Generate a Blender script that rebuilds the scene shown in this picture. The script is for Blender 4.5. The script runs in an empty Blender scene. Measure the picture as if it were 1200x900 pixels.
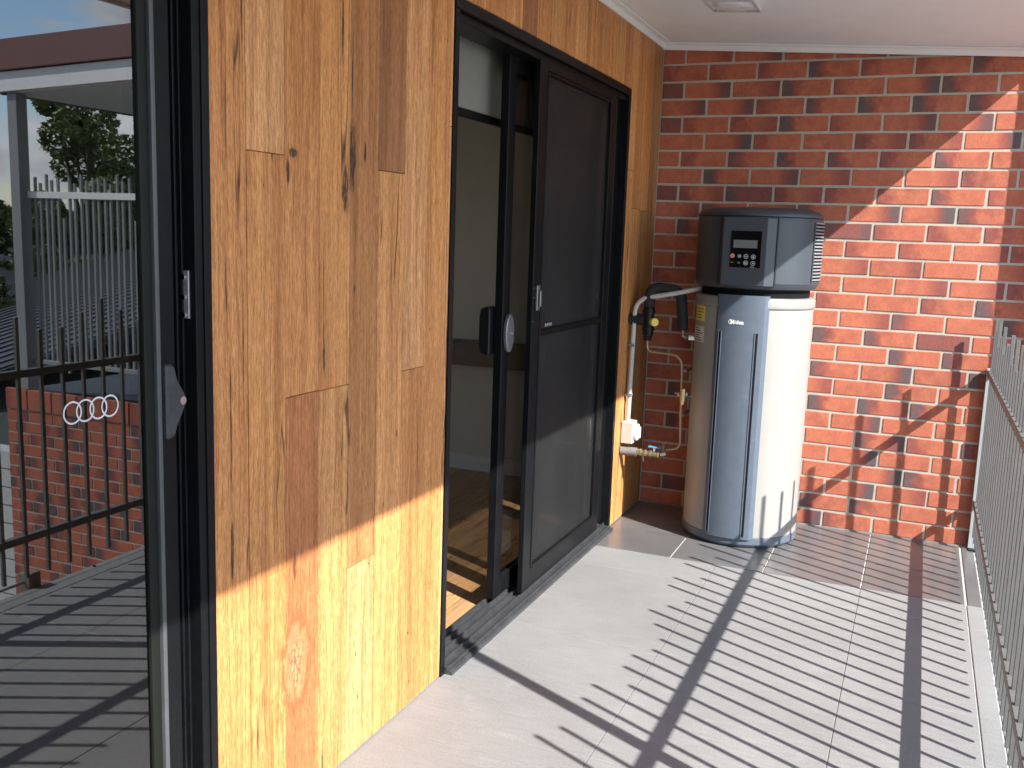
import bpy, bmesh, math, random
from mathutils import Vector, Matrix
S = bpy.context.scene
COL = S.collection
rnd = random.Random(7)
R_ = math.radians

# ------------------------------------------------------------------ camera
cam_d = bpy.data.cameras.new('camera'); cam = bpy.data.objects.new('camera', cam_d); COL.objects.link(cam)
S.camera = cam
CR = ((0.92008, 0.39029, 0.03354), (0.09074, -0.12907, -0.98748), (-0.38108, 0.9116, -0.15417))
M = Matrix(((CR[0][0], -CR[1][0], -CR[2][0], 1.3198), (CR[0][1], -CR[1][1], -CR[2][1], -5.019),
            (CR[0][2], -CR[1][2], -CR[2][2], 1.4246), (0, 0, 0, 1)))
cam.matrix_world = M
cam_d.sensor_width = 36; cam_d.lens = 34.025; cam_d.clip_start = 0.05; cam_d.clip_end = 2000
S.render.resolution_x = 1024; S.render.resolution_y = 768

# ------------------------------------------------------------------ light
SUN = Vector((1.07, -0.52, 1.0)).normalized()
elev = math.asin(SUN.z); azim = math.atan2(SUN.x, SUN.y)
w = bpy.data.worlds.new('World'); S.world = w; w.use_nodes = True
nt = w.node_tree; nt.nodes.clear()
def wn(t, **k):
    n = nt.nodes.new(t)
    for a, b in k.items(): setattr(n, a, b)
    return n
out = wn('ShaderNodeOutputWorld'); bg = wn('ShaderNodeBackground'); bg.inputs[1].default_value = 0.15
sky = wn('ShaderNodeTexSky', sky_type='NISHITA'); sky.sun_disc = False
sky.sun_elevation = elev; sky.sun_rotation = azim; sky.air_density = 1.0; sky.dust_density = 0.2; sky.ozone_density = 3.0
tc = wn('ShaderNodeTexCoord'); mp = wn('ShaderNodeMapping'); mp.inputs['Scale'].default_value = (1.0, 1.0, 2.2)
mp.inputs['Location'].default_value = (0.35, 0.1, 0.28)
n1 = wn('ShaderNodeTexNoise'); n1.inputs['Scale'].default_value = 3.6; n1.inputs['Detail'].default_value = 9; n1.inputs['Roughness'].default_value = 0.56
r1 = wn('ShaderNodeValToRGB'); r1.color_ramp.elements[0].position = 0.50; r1.color_ramp.elements[1].position = 0.57
n2 = wn('ShaderNodeTexNoise'); n2.inputs['Scale'].default_value = 5.5; n2.inputs['Detail'].default_value = 6
r2 = wn('ShaderNodeValToRGB'); r2.color_ramp.elements[0].position = 0.35; r2.color_ramp.elements[1].position = 0.65
r2.color_ramp.elements[0].color = (1.6, 1.85, 2.3, 1); r2.color_ramp.elements[1].color = (6.5, 6.6, 6.8, 1)
mx = wn('ShaderNodeMix', data_type='RGBA')
L = nt.links.new
L(tc.outputs['Generated'], mp.inputs[0]); L(mp.outputs[0], n1.inputs['Vector']); L(mp.outputs[0], n2.inputs['Vector'])
L(n1.outputs[0], r1.inputs[0]); L(n2.outputs[0], r2.inputs[0])
L(r1.outputs[0], mx.inputs[0]); L(sky.outputs[0], mx.inputs[6]); L(r2.outputs[0], mx.inputs[7])
L(mx.outputs[2], bg.inputs[0]); L(bg.outputs[0], out.inputs[0])
sd = bpy.data.lights.new('sun', 'SUN'); sd.energy = 4.2; sd.angle = R_(0.5); sd.color = (1.0, 0.96, 0.90)
so = bpy.data.objects.new('sun', sd); COL.objects.link(so); so.rotation_euler = SUN.to_track_quat('Z', 'Y').to_euler(); so.location = (6, -3, 6)
S.view_settings.view_transform = 'Standard'; S.view_settings.look = 'None'; S.view_settings.gamma = 1; S.view_settings.exposure = 1.55
S.render.engine = 'CYCLES'
S.cycles.max_bounces = 10; S.cycles.diffuse_bounces = 6; S.cycles.glossy_bounces = 5; S.cycles.transparent_max_bounces = 12

# ------------------------------------------------------------------ material helpers
class Mat:
    def __init__(s, name):
        s.m = bpy.data.materials.new(name); s.m.use_nodes = True; s.t = s.m.node_tree; s.t.nodes.clear()
        s.o = s.n('ShaderNodeOutputMaterial'); s.b = s.n('ShaderNodeBsdfPrincipled'); s.l(s.b.outputs[0], s.o.inputs[0])
    def n(s, ty, **k):
        x = s.t.nodes.new(ty)
        for a, b in k.items(): setattr(x, a, b)
        return x
    def l(s, a, b): s.t.links.new(a, b)
    def set(s, inp, v):
        i = s.b.inputs[inp]
        if hasattr(v, 'is_linked'): s.l(v, i)
        else: i.default_value = v
    def coord(s, kind='Object', scale=(1, 1, 1), rand=0.0, src=None):
        if src is None:
            c = s.n('ShaderNodeTexCoord').outputs[kind] if kind != 'World' else s.n('ShaderNodeNewGeometry').outputs['Position']
        else: c = src
        m = s.n('ShaderNodeMapping'); m.inputs['Scale'].default_value = scale; s.l(c, m.inputs[0])
        if rand:
            oi = s.n('ShaderNodeObjectInfo'); mm = s.math('MULTIPLY', oi.outputs['Random'], rand)
            cb = s.n('ShaderNodeCombineXYZ'); s.l(mm, cb.inputs[0]); s.l(mm, cb.inputs[1]); s.l(mm, cb.inputs[2]); s.l(cb.outputs[0], m.inputs['Location'])
        return m.outputs[0]
    def noise(s, vec, scale=1, detail=4, rough=.55, dist=0):
        x = s.n('ShaderNodeTexNoise'); x.inputs['Scale'].default_value = scale; x.inputs['Detail'].default_value = detail
        x.inputs['Roughness'].default_value = rough; x.inputs['Distortion'].default_value = dist; s.l(vec, x.inputs['Vector']); return x.outputs[0]
    def math(s, op, a, b=None, c=None, clamp=False):
        x = s.n('ShaderNodeMath', operation=op); x.use_clamp = clamp
        for i, v in enumerate((a, b, c)):
            if v is None: continue
            if hasattr(v, 'is_linked'): s.l(v, x.inputs[i])
            else: x.inputs[i].default_value = v
        return x.outputs[0]
    def ramp(s, v, p0, p1, c0=(0, 0, 0, 1), c1=(1, 1, 1, 1), mids=()):
        x = s.n('ShaderNodeValToRGB'); e = x.color_ramp.elements
        e[0].position = p0; e[1].position = p1; e[0].color = c0; e[1].color = c1
        for p, c in mids: q = e.new(p); q.color = c
        s.l(v, x.inputs[0]); return x.outputs[0]
    def mix(s, f, a, b, mode='MIX'):
        x = s.n('ShaderNodeMix', data_type='RGBA', blend_type=mode)
        for i, v in ((0, f), (6, a), (7, b)):
            if hasattr(v, 'is_linked'): s.l(v, x.inputs[i])
            elif i == 0: x.inputs[0].default_value = v
            else: x.inputs[i].default_value = (*v, 1) if len(v) == 3 else v
        return x.outputs[2]
    def bump(s, h, strength=.3, dist=.002):
        x = s.n('ShaderNodeBump'); x.inputs['Strength'].default_value = strength; x.inputs['Distance'].default_value = dist
        s.l(h, x.inputs['Height']); s.l(x.outputs[0], s.b.inputs['Normal']); return x
def simple(name, col, rough=.5, metal=0, var=.12, scale=30, bump=.0, spec=.5, coat=0, rvar=.1):
    m = Mat(name); v = m.coord('Object', rand=5); n = m.noise(v, scale, 5)
    big = m.noise(v, scale * .12, 3)
    f = m.ramp(n, .25, .75, tuple([1 - var] * 3) + (1,), tuple([1 + var] * 3) + (1,))
    f2 = m.ramp(big, .3, .7, tuple([1 - var * .7] * 3) + (1,), tuple([1 + var * .7] * 3) + (1,))
    c = m.mix(1, m.mix(1, (*col, 1), f, 'MULTIPLY'), f2, 'MULTIPLY'); m.set('Base Color', c)
    m.set('Roughness', m.math('MULTIPLY_ADD', big, rvar, rough - rvar / 2)); m.b.inputs['Metallic'].default_value = metal
    m.b.inputs['Specular IOR Level'].default_value = spec; m.b.inputs['Coat Weight'].default_value = coat
    if bump: m.bump(n, bump, .001)
    return m.m

# brick: obj.color = (dark left, dark right, hue random, dark all)
def mat_brick():
    m = Mat('clay_brick'); oi = m.n('ShaderNodeObjectInfo'); sp = m.n('ShaderNodeSeparateColor'); m.l(oi.outputs['Color'], sp.inputs[0])
    tcn = m.n('ShaderNodeTexCoord'); sx = m.n('ShaderNodeSeparateXYZ'); m.l(tcn.outputs['Object'], sx.inputs[0])
    v = m.coord('Object', rand=9); soft = m.noise(v, 22, 4, .6); fine = m.noise(m.coord('Object', (1, 1, .25), rand=3), 260, 4, .7)
    wob = m.math('MULTIPLY_ADD', soft, .09, -.045)
    xx = m.math('ADD', sx.outputs[0], wob)
    def side(sgn, amt):
        a = m.math('MULTIPLY', xx, sgn)                       # grows towards that end
        t = m.math('MULTIPLY_ADD', a, 10.5, -.10, clamp=True)
        t = m.math('POWER', t, 1.15)
        return m.math('MULTIPLY', m.math('MULTIPLY', t, 1.25, clamp=True), amt, clamp=True)
    d = m.math('MAXIMUM', side(-1, sp.outputs[0]), side(1, sp.outputs[1]))
    d = m.math('MAXIMUM', d, m.math('MULTIPLY', oi.outputs['Alpha'], m.math('MULTIPLY_ADD', soft, 1.2, .1, clamp=True)))
    red = m.mix(sp.outputs[2], (.44, .125, .070), (.33, .100, .062))
    red = m.mix(m.ramp(soft, .35, .7), red, (.50, .155, .085))
    mid = m.ramp(d, 0, 1, (1, 1, 1, 1), (.26, .42, .78, 1), ((.35, (.68, .62, .78, 1)),))
    c = m.mix(1, red, mid, 'MULTIPLY')
    c = m.mix(m.math('MULTIPLY', m.ramp(d, .40, 1.0), .88), c, (.105, .090, .092))
    f = m.ramp(fine, .3, .75, (.74, .74, .76, 1), (1.18, 1.15, 1.12, 1)); c = m.mix(1, c, f, 'MULTIPLY')
    # pale lime smears
    eff = m.ramp(m.noise(m.coord('Object', (1, 1, 2.5), rand=21), 14, 6, .7, 1.5), .66, .8); c = m.mix(m.math('MULTIPLY', eff, .22), c, (.55, .45, .4))
    m.set('Base Color', c); m.set('Roughness', .85)
    m.bump(fine, .35, .0008)
    return m.m
BRICK = mat_brick()
MORTAR = simple('mortar', (.42, .385, .325), .95, var=.12, scale=60, bump=.3)

def mat_wood():
    m = Mat('hardwood_board'); oi = m.n('ShaderNodeObjectInfo')
    P = m.coord('World', rand=13); sc = lambda s: m.coord('World', s, src=P)
    bow = m.noise(sc((3, 3, .9)), 1.6, 3)                    # slow bend of the grain
    cb = m.n('ShaderNodeCombineXYZ'); m.l(m.math('MULTIPLY_ADD', bow, .06, 0), cb.inputs[1])
    va = m.n('ShaderNodeVectorMath', operation='ADD'); m.l(P, va.inputs[0]); m.l(cb.outputs[0], va.inputs[1]); Q = va.outputs[0]
    band = m.noise(m.coord('', (1, 1, .035), src=Q), 26, 5, .6)
    fib = m.noise(m.coord('', (1, 1, .016), src=Q), 150, 6, .8)
    fleck = m.noise(m.coord('', (1, 1, .10), src=Q), 420, 3, .7)
    col = oi.outputs['Color']
    c = m.mix(1, col, m.ramp(band, .30, .70, (.72, .63, .56, 1), (1.18, 1.20, 1.22, 1), ((.5, (1, 1, 1, 1)),)), 'MULTIPLY')
    c = m.mix(1, c, m.ramp(fib, .33, .68, (.56, .45, .36, 1), (1.17, 1.20, 1.24, 1), ((.47, (.98, .97, .95, 1)),)), 'MULTIPLY')
    c = m.mix(1, c, m.ramp(fleck, .36, .6, (.66, .57, .48, 1), (1.07, 1.07, 1.08, 1)), 'MULTIPLY')
    # ray fleck mottling across the grain
    mot = m.noise(m.coord('', (1, 1, .45), src=Q), 60, 4, .7, .6); c = m.mix(1, c, m.ramp(mot, .35, .7, (.88, .84, .8, 1), (1.08, 1.08, 1.08, 1)), 'MULTIPLY')
    # black gum veins: thin contour lines of a long noise, only here and there
    g = m.noise(m.coord('', (1, 1, .05), src=Q), 9, 3, .5); gl = m.math('ABSOLUTE', m.math('SUBTRACT', g, .5))
    msk = m.ramp(m.noise(sc((1, 1, .35)), 4.2, 3), .545, .60)
    vein = m.math('MULTIPLY', m.ramp(gl, .0020, .0075, (1, 1, 1, 1), (0, 0, 0, 1)), msk)
    # pin holes and small knots
    vo = m.n('ShaderNodeTexVoronoi'); vo.inputs['Scale'].default_value = 21; m.l(m.coord('', (1, 1, .45), src=Q), vo.inputs['Vector'])
    vs = m.n('ShaderNodeSeparateColor'); m.l(vo.outputs['Color'], vs.inputs[0])
    pin = m.math('MULTIPLY', m.math('LESS_THAN', vo.outputs['Distance'], .050), m.math('GREATER_THAN', vs.outputs[0], .5))
    halo = m.math('MULTIPLY', m.ramp(vo.outputs['Distance'], .04, .16, (1, 1, 1, 1), (0, 0, 0, 1)), m.math('MULTIPLY', m.math('GREATER_THAN', vs.outputs[0], .5), .35))
    c = m.mix(halo, c, (.20, .085, .03))
    dark = m.math('MAXIMUM', vein, pin)
    # single big defects: (y, z, half width, half height, strength, kind)
    geo = m.n('ShaderNodeNewGeometry'); gs = m.n('ShaderNodeSeparateXYZ'); m.l(geo.outputs['Position'], gs.inputs[0])
    jig = m.noise(m.coord('World', (1, 1, .3)), 70, 5, .75); jig2 = m.noise(m.coord('World', (1, 1, .12)), 120, 4, .8)
    for (y, z, wy, wz, s_, tone) in DEFECTS:
        dy = m.math('DIVIDE', m.math('SUBTRACT', gs.outputs[1], y), wy); dz = m.math('DIVIDE', m.math('SUBTRACT', gs.outputs[2], z), wz)
        r = m.math('SQRT', m.math('ADD', m.math('MULTIPLY', dy, dy), m.math('MULTIPLY', dz, dz)))
        r = m.math('ADD', r, m.math('MULTIPLY_ADD', jig, 1.7, -.85))
        rh = m.math('MULTIPLY', r, .4)
        if tone == 'knot':
            ring = m.ramp(rh, .12, .5, (1, 1, 1, 1), (0, 0, 0, 1)); c = m.mix(m.math('MULTIPLY', ring, .45), c, (.60, .38, .19))
            rr = m.math('ABSOLUTE', m.math('SUBTRACT', jig, .52)); ln = m.math('MULTIPLY', m.ramp(rr, .008, .045, (1, 1, 1, 1), (0, 0, 0, 1)), m.ramp(r, .45, .9, (1, 1, 1, 1), (0, 0, 0, 1)))
            c = m.mix(m.math('MULTIPLY', ln, .9), c, (.07, .03, .015))
            ed = m.math('MULTIPLY', m.ramp(rh, .36, .42), m.ramp(rh, .44, .52, (1, 1, 1, 1), (0, 0, 0, 1))); c = m.mix(m.math('MULTIPLY', ed, .85), c, (.26, .09, .03))
        else:
            q = m.math('MULTIPLY', m.ramp(r, .55, .95, (1, 1, 1, 1), (0, 0, 0, 1)), m.math('MULTIPLY', m.ramp(jig2, .33, .5), s_, clamp=True))
            c = m.mix(m.math('MULTIPLY', m.ramp(rh, .28, .8, (1, 1, 1, 1), (0, 0, 0, 1)), .35), c, (.30, .12, .04))
            dark = m.math('MAXIMUM', dark, q)
    c = m.mix(m.math('MULTIPLY', dark, .93, clamp=True), c, (.022, .011, .008))
    m.set('Base Color', c); m.set('Roughness', m.ramp(fib, .3, .7, (.62, .62, .62, 1), (.45, .45, .45, 1)))
    m.b.inputs['Specular IOR Level'].default_value = .35
    m.bump(m.math('SUBTRACT', fib, m.math('MULTIPLY', dark, 2.0)), .22, .0008)
    return m.m
DEFECTS = [(-2.928, 1.60, .018, .115, 1, 'crack'), (-2.958, 1.52, .020, .07, 1, 'crack'), (-2.870, 1.615, .008, .035, 1, 'crack'), (-2.93, 1.80, .0035, .13, 1, 'crack'),
           (-2.975, 1.90, .0050, .12, 1, 'crack'), (-3.175, 1.585, .020, .012, 1, 'crack'), (-3.193, 1.545, .007, .04, 1, 'crack'),
           (-3.395, 1.00, .0030, .18, 1, 'crack'), (-3.352, 1.15, .0025, .09, 1, 'crack'), (-3.395, .72, .0065, .09, 1, 'crack'), (-3.405, 1.30, .003, .08, 1, 'crack'),
           (-3.348, 1.88, .0035, .16, 1, 'crack'), (-3.05, 1.11, .005, .05, 1, 'crack'), (-3.052, 1.27, .002, .22, 1, 'crack'),
           (-3.165, .375, .048, .105, 1, 'knot'), (-3.17, .62, .010, .045, .7, 'crack'), (-3.05, .035, .004, .06, 1, 'crack'), (-2.915, 1.27, .004, .014, 1, 'crack'),
           (-2.69, .86, .004, .012, 1, 'crack'), (-2.565, .80, .0018, .10, .8, 'crack'), (-1.66, 2.30, .004, .01, 1, 'crack'), (-.20, 1.45, .004, .12, .9, 'crack'), (-.10, 1.75, .003, .2, .9, 'crack')]
WOOD = mat_wood()

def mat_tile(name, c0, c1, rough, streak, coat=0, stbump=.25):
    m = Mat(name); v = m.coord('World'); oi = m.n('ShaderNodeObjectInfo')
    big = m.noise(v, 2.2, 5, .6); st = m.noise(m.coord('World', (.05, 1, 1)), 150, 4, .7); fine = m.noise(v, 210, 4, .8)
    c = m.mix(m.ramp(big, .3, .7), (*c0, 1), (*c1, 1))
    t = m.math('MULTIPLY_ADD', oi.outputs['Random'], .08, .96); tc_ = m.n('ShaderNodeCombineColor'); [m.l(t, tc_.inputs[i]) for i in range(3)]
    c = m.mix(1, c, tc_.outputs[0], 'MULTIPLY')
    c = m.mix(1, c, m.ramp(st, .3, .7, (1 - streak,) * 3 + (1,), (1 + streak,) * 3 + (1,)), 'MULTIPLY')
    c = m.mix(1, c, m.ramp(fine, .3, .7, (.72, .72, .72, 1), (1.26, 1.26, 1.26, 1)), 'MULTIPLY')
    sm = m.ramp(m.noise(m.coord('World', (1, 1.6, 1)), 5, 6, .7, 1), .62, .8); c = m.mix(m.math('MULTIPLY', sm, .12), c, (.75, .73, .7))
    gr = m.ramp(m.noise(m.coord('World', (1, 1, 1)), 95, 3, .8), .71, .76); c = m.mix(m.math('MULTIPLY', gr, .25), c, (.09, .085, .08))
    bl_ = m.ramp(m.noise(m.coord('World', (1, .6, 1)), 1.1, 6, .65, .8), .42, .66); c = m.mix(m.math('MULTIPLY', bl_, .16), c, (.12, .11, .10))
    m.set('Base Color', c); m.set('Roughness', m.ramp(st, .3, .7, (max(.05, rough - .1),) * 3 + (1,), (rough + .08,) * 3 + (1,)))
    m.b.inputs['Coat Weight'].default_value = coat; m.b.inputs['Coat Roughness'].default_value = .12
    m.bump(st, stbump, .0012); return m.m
TILE_M = mat_tile('matt_porcelain', (.208, .210, .210), (.246, .247, .246), .62, .13)
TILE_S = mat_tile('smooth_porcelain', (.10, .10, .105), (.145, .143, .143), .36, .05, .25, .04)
GROUT = simple('grout', (.42, .415, .40), .9, var=.25, scale=25)
CONC = simple('concrete', (.23, .23, .225), .85, bump=.3, scale=80)
WHITE = simple('white_paint', (.86, .875, .87), .55, var=.03, scale=8, bump=.05)
TRIM = simple('white_gloss', (.82, .81, .79), .35, var=.02, scale=10)
BLACK = simple('black_powdercoat', (.0065, .007, .008), .36, var=.25, scale=90, bump=.08, rvar=.12, spec=.14)
BLACK2 = simple('black_plastic', (.006, .006, .007), .45, var=.2, scale=60, spec=.3)
ALU = simple('mill_aluminium', (.33, .34, .35), .38, metal=.55, var=.1, scale=120)
CHROME = simple('chrome', (.75, .76, .77), .15, metal=1, var=.03)
BRASS = simple('brass', (.62, .52, .32), .3, metal=.9, var=.15)
FENCE = simple('grey_powdercoat', (.125, .125, .122), .42, var=.08, scale=50, spec=.5)
FENCE_W = simple('pale_grey_powdercoat', (.34, .36, .37), .42, var=.06)
HEAD = simple('slate_plastic', (.046, .055, .068), .42, var=.05, scale=150, bump=.04)
def mat_panel():
    m = Mat('slate_panel'); v = m.coord('Object'); n = m.noise(v, 20, 4)
    c = m.mix(m.ramp(n, .3, .7), (.090, .112, .145), (.102, .126, .162))
    sm = m.math('MULTIPLY', m.ramp(m.noise(m.coord('Object', (1, 1, 2.4)), 6, 6, .75, 1.2), .60, .78), .30); c = m.mix(sm, c, (.34, .36, .38))
    m.set('Base Color', c); m.set('Roughness', m.math('MULTIPLY_ADD', sm, .9, .34)); return m.m
PANEL = mat_panel()
TANK = simple('pearl_steel', (.30, .290, .272), .42, var=.025, scale=12, metal=.0)
FENCE_N = simple('mid_grey_powdercoat', (.26, .27, .27), .42, var=.06)
RIM = simple('warm_grey_plastic', (.24, .24, .225), .45, var=.05)
NECK = simple('near_black', (.006, .006, .007), .8, spec=.15)  # near-black of neck, seams and feet; in the grille it stands for shade
GRL = simple('grille_sheen', (.22, .235, .25), .4)  # slats paler than the head: sun sheen put into their colour
PVC = simple('white_conduit', (.52, .50, .48), .45, var=.04)
LAG = simple('foam_lagging', (.018, .019, .021), .8, var=.2, scale=200, bump=.3)
LAGG = simple('grey_lagging', (.15, .145, .14), .8, var=.2, scale=200, bump=.3)
PEX = simple('copper_tube', (.42, .30, .22), .35, metal=.7, var=.1)
YEL = simple('yellow_plastic', (.80, .66, .12), .4, var=.05)
BLUE = simple('blue_plastic', (.05, .26, .62), .4, var=.05)
SCREENBLK = simple('gloss_black', (.004, .004, .005), .12, var=.05, spec=.2)
LCD = simple('lcd_grey', (.16, .165, .16), .2, var=.04)
INK = simple('white_ink', (.85, .85, .85), .5, var=.02)
ORANGE = simple('orange_ink', (.85, .30, .18), .4, var=.02)
TXT = simple('dark_ink', (.05, .05, .05), .6)
GREY_INK = simple('grey_ink', (.28, .28, .28), .6)
LABEL = simple('paper_label', (.66, .63, .58), .6, var=.06, scale=120)
PLASTER = simple('interior_plaster', (.70, .675, .63), .8, var=.03, scale=5)
TAUPE = simple('taupe_band', (.20, .155, .11), .5, var=.08)
BLIND = simple('blind_fabric', (.20, .20, .185), .85, var=.06, scale=300, bump=.2)
MAROON = simple('maroon_colorbond', (.17, .065, .055), .45, var=.04, scale=4)
ROOFG = simple('slate_roofing', (.065, .07, .074), .5, var=.2, scale=3)
ROOFD = simple('dark_roofing', (.045, .05, .055), .6, var=.2, scale=3)
PALE = simple('pale_cladding', (.55, .55, .53), .7, var=.08)
GRASS = simple('lawn', (.06, .085, .03), .95, var=.5, scale=1.2)
RED = simple('red_paver', (.45, .11, .07), .8, var=.2, scale=14)
TIMB = simple('weathered_timber', (.20, .17, .13), .85, var=.25, scale=40)
BARK = simple('bark', (.09, .07, .05), .95, var=.3, scale=12)

def mat_floorboard():
    m = Mat('oak_floorboard'); oi = m.n('ShaderNodeObjectInfo'); P = m.coord('World', (1, .05, 1), rand=11)
    a = m.noise(P, 60, 5, .7, .4); b = m.noise(m.coord('World', (1, .12, 1), rand=7), 9, 3)
    c = m.mix(1, oi.outputs['Color'], m.ramp(a, .3, .7, (.72, .66, .6, 1), (1.15, 1.15, 1.15, 1)), 'MULTIPLY')
    gl = m.math('ABSOLUTE', m.math('SUBTRACT', b, .5)); c = m.mix(m.math('MULTIPLY', m.ramp(gl, .002, .012, (1, 1, 1, 1), (0, 0, 0, 1)), .6), c, (.12, .05, .02))
    m.set('Base Color', c); m.set('Roughness', .32); return m.m
OAK = mat_floorboard()
def mat_glass(name, tint, ior):
    m = Mat(name); m.t.nodes.remove(m.b); tr = m.n('ShaderNodeBsdfTransparent'); tr.inputs[0].default_value = (*tint, 1)
    gl = m.n('ShaderNodeBsdfGlossy'); gl.inputs['Roughness'].default_value = .0; gl.inputs[0].default_value = (.95, .97, 1, 1)
    fr = m.n('ShaderNodeFresnel'); bf = m.n('ShaderNodeNewGeometry').outputs['Backfacing']; m.l(m.math('MULTIPLY_ADD', bf, 1 / ior - ior, ior), fr.inputs[0]); mi = m.n('ShaderNodeMixShader')
    m.l(fr.outputs[0], mi.inputs[0]); m.l(tr.outputs[0], mi.inputs[1]); m.l(gl.outputs[0], mi.inputs[2]); m.l(mi.outputs[0], m.o.inputs[0]); return m.m
GLASS = mat_glass('tinted_glass', (.24, .25, .24), 2.15)
GLASS2 = mat_glass('clear_glass', (.74, .74, .73), 1.42)
def mat_mesh():
    m = Mat('fly_screen_mesh'); m.t.nodes.remove(m.b); tr = m.n('ShaderNodeBsdfTransparent'); tr.inputs[0].default_value = (.9, .9, .9, 1)
    d = m.n('ShaderNodeBsdfPrincipled'); v = m.coord('Object'); n = m.noise(m.coord('Object', (1, 1, .3)), 5, 6, .7)
    dirt = m.ramp(n, .45, .75, (.012, .013, .014, 1), (.022, .022, .0215, 1)); m.l(dirt, d.inputs[0]); d.inputs['Roughness'].default_value = .6
    mi = m.n('ShaderNodeMixShader'); mi.inputs[0].default_value = .70
    m.l(tr.outputs[0], mi.inputs[1]); m.l(d.outputs[0], mi.inputs[2]); m.l(mi.outputs[0], m.o.inputs[0]); return m.m
MESHM = mat_mesh()
def mat_leaf(name, c0, c1):
    m = Mat(name); oi = m.n('ShaderNodeObjectInfo'); n = m.noise(m.coord('World'), .9, 3); n2 = m.noise(m.coord('World'), 9, 2)
    c = m.mix(m.ramp(n, .35, .65), (*c0, 1), (*c1, 1)); c = m.mix(1, c, m.ramp(n2, .3, .7, (.6, .6, .6, 1), (1.3, 1.3, 1.3, 1)), 'MULTIPLY')
    m.set('Base Color', c); m.set('Roughness', .6); return m.m
LEAF = mat_leaf('tree_foliage', (.10, .14, .045), (.24, .26, .09))
LEAF2 = mat_leaf('hedge_foliage', (.025, .038, .015), (.06, .075, .03))

# ------------------------------------------------------------------ mesh helpers
class MB:
    def __init__(s): s.bm = bmesh.new()
    def box(s, x0, x1, y0, y1, z0, z1):
        v = [s.bm.verts.new(p) for p in ((x0, y0, z0), (x1, y0, z0), (x1, y1, z0), (x0, y1, z0), (x0, y0, z1), (x1, y0, z1), (x1, y1, z1), (x0, y1, z1))]
        for f in ((0, 3, 2, 1), (4, 5, 6, 7), (0, 1, 5, 4), (1, 2, 6, 5), (2, 3, 7, 6), (3, 0, 4, 7)): s.bm.faces.new([v[i] for i in f])
        return s
    def prism(s, pts, axis, a, b):
        """closed polygon pts (2-D) extruded along axis from a to b"""
        def P(p, t): return {'x': (t, p[0], p[1]), 'y': (p[0], t, p[1]), 'z': (p[0], p[1], t)}[axis]
        A = [s.bm.verts.new(P(p, a)) for p in pts]; B = [s.bm.verts.new(P(p, b)) for p in pts]; n = len(pts)
        s.bm.faces.new(A[::-1]); s.bm.faces.new(B)
        for i in range(n): s.bm.faces.new((A[i], A[(i + 1) % n], B[(i + 1) % n], B[i]))
        return s
    def tube(s, pts, r, seg=12, cap=True):
        pts = [Vector(p) for p in pts]; rings = []; up = Vector((0, 0, 1)); prev = None
        rr = r if isinstance(r, (list, tuple)) else [r] * len(pts)
        for i, p in enumerate(pts):
            t = (pts[min(i + 1, len(pts) - 1)] - pts[max(i - 1, 0)]).normalized()
            if prev is None: u = t.cross(Vector((0.01, 1, .02))); u = u if u.length > .1 else t.cross(Vector((1, 0, 0)))
            else: u = prev - t * prev.dot(t)
            u.normalize(); prev = u; v = t.cross(u)
            rings.append([s.bm.verts.new(p + (u * math.cos(2 * math.pi * k / seg) + v * math.sin(2 * math.pi * k / seg)) * rr[i]) for k in range(seg)])
        for a, b in zip(rings, rings[1:]):
            for k in range(seg): s.bm.faces.new((a[k], a[(k + 1) % seg], b[(k + 1) % seg], b[k]))
        if cap: s.bm.faces.new(rings[0][::-1]); s.bm.faces.new(rings[-1])
        return s
    def lathe(s, prof, cx=0, cy=0, seg=72, a0=0, a1=360):
        full = abs(a1 - a0) >= 360; n = seg if full else seg + 1; cols = []
        for k in range(n):
            a = R_(a0 + (a1 - a0) * k / seg); cols.append([s.bm.verts.new((cx + r * math.sin(a), cy - r * math.cos(a), z)) for r, z in prof])
        for k in range(seg):
            A = cols[k]; B = cols[(k + 1) % n]
            for i in range(len(prof) - 1): s.bm.faces.new((A[i], B[i], B[i + 1], A[i + 1]))
        return s
    def done(s, name, mat, parent=None, bevel=0, smooth=0, loc=None, rot=None):
        bmesh.ops.remove_doubles(s.bm, verts=s.bm.verts, dist=1e-6)
        bmesh.ops.recalc_face_normals(s.bm, faces=s.bm.faces)
        if bevel: bmesh.ops.bevel(s.bm, geom=list(s.bm.edges), offset=bevel, segments=1, affect='EDGES', clamp_overlap=True)
        me = bpy.data.meshes.new(name); s.bm.to_mesh(me); s.bm.free(); me.materials.append(mat)
        o = bpy.data.objects.new(name, me); COL.objects.link(o)
        if smooth:
            me.shade_smooth()
            try: me.set_sharp_from_angle(angle=R_(smooth))
            except Exception: pass
        if loc: o.location = loc
        if rot: o.rotation_euler = rot
        if parent: o.parent = parent
        return o
def B(name, mat, x0, x1, y0, y1, z0, z1, parent=None, bevel=0): return MB().box(x0, x1, y0, y1, z0, z1).done(name, mat, parent, bevel)
def empty(name, label, cat, loc=(0, 0, 0), group=None):
    o = bpy.data.objects.new(name, None); COL.objects.link(o); o.empty_display_size = .1; tag(o, label, cat, group); return o
def tag(o, label=None, cat=None, group=None, kind=None):
    for k, v in (('label', label), ('category', cat), ('group', group), ('kind', kind)):
        if v: o[k] = v
    return o
def inst(name, me, loc, parent=None, color=None, scale=None):
    o = bpy.data.objects.new(name, me); COL.objects.link(o); o.location = loc
    if parent: o.parent = parent
    if color: o.color = color
    if scale: o.scale = scale
    return o
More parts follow.
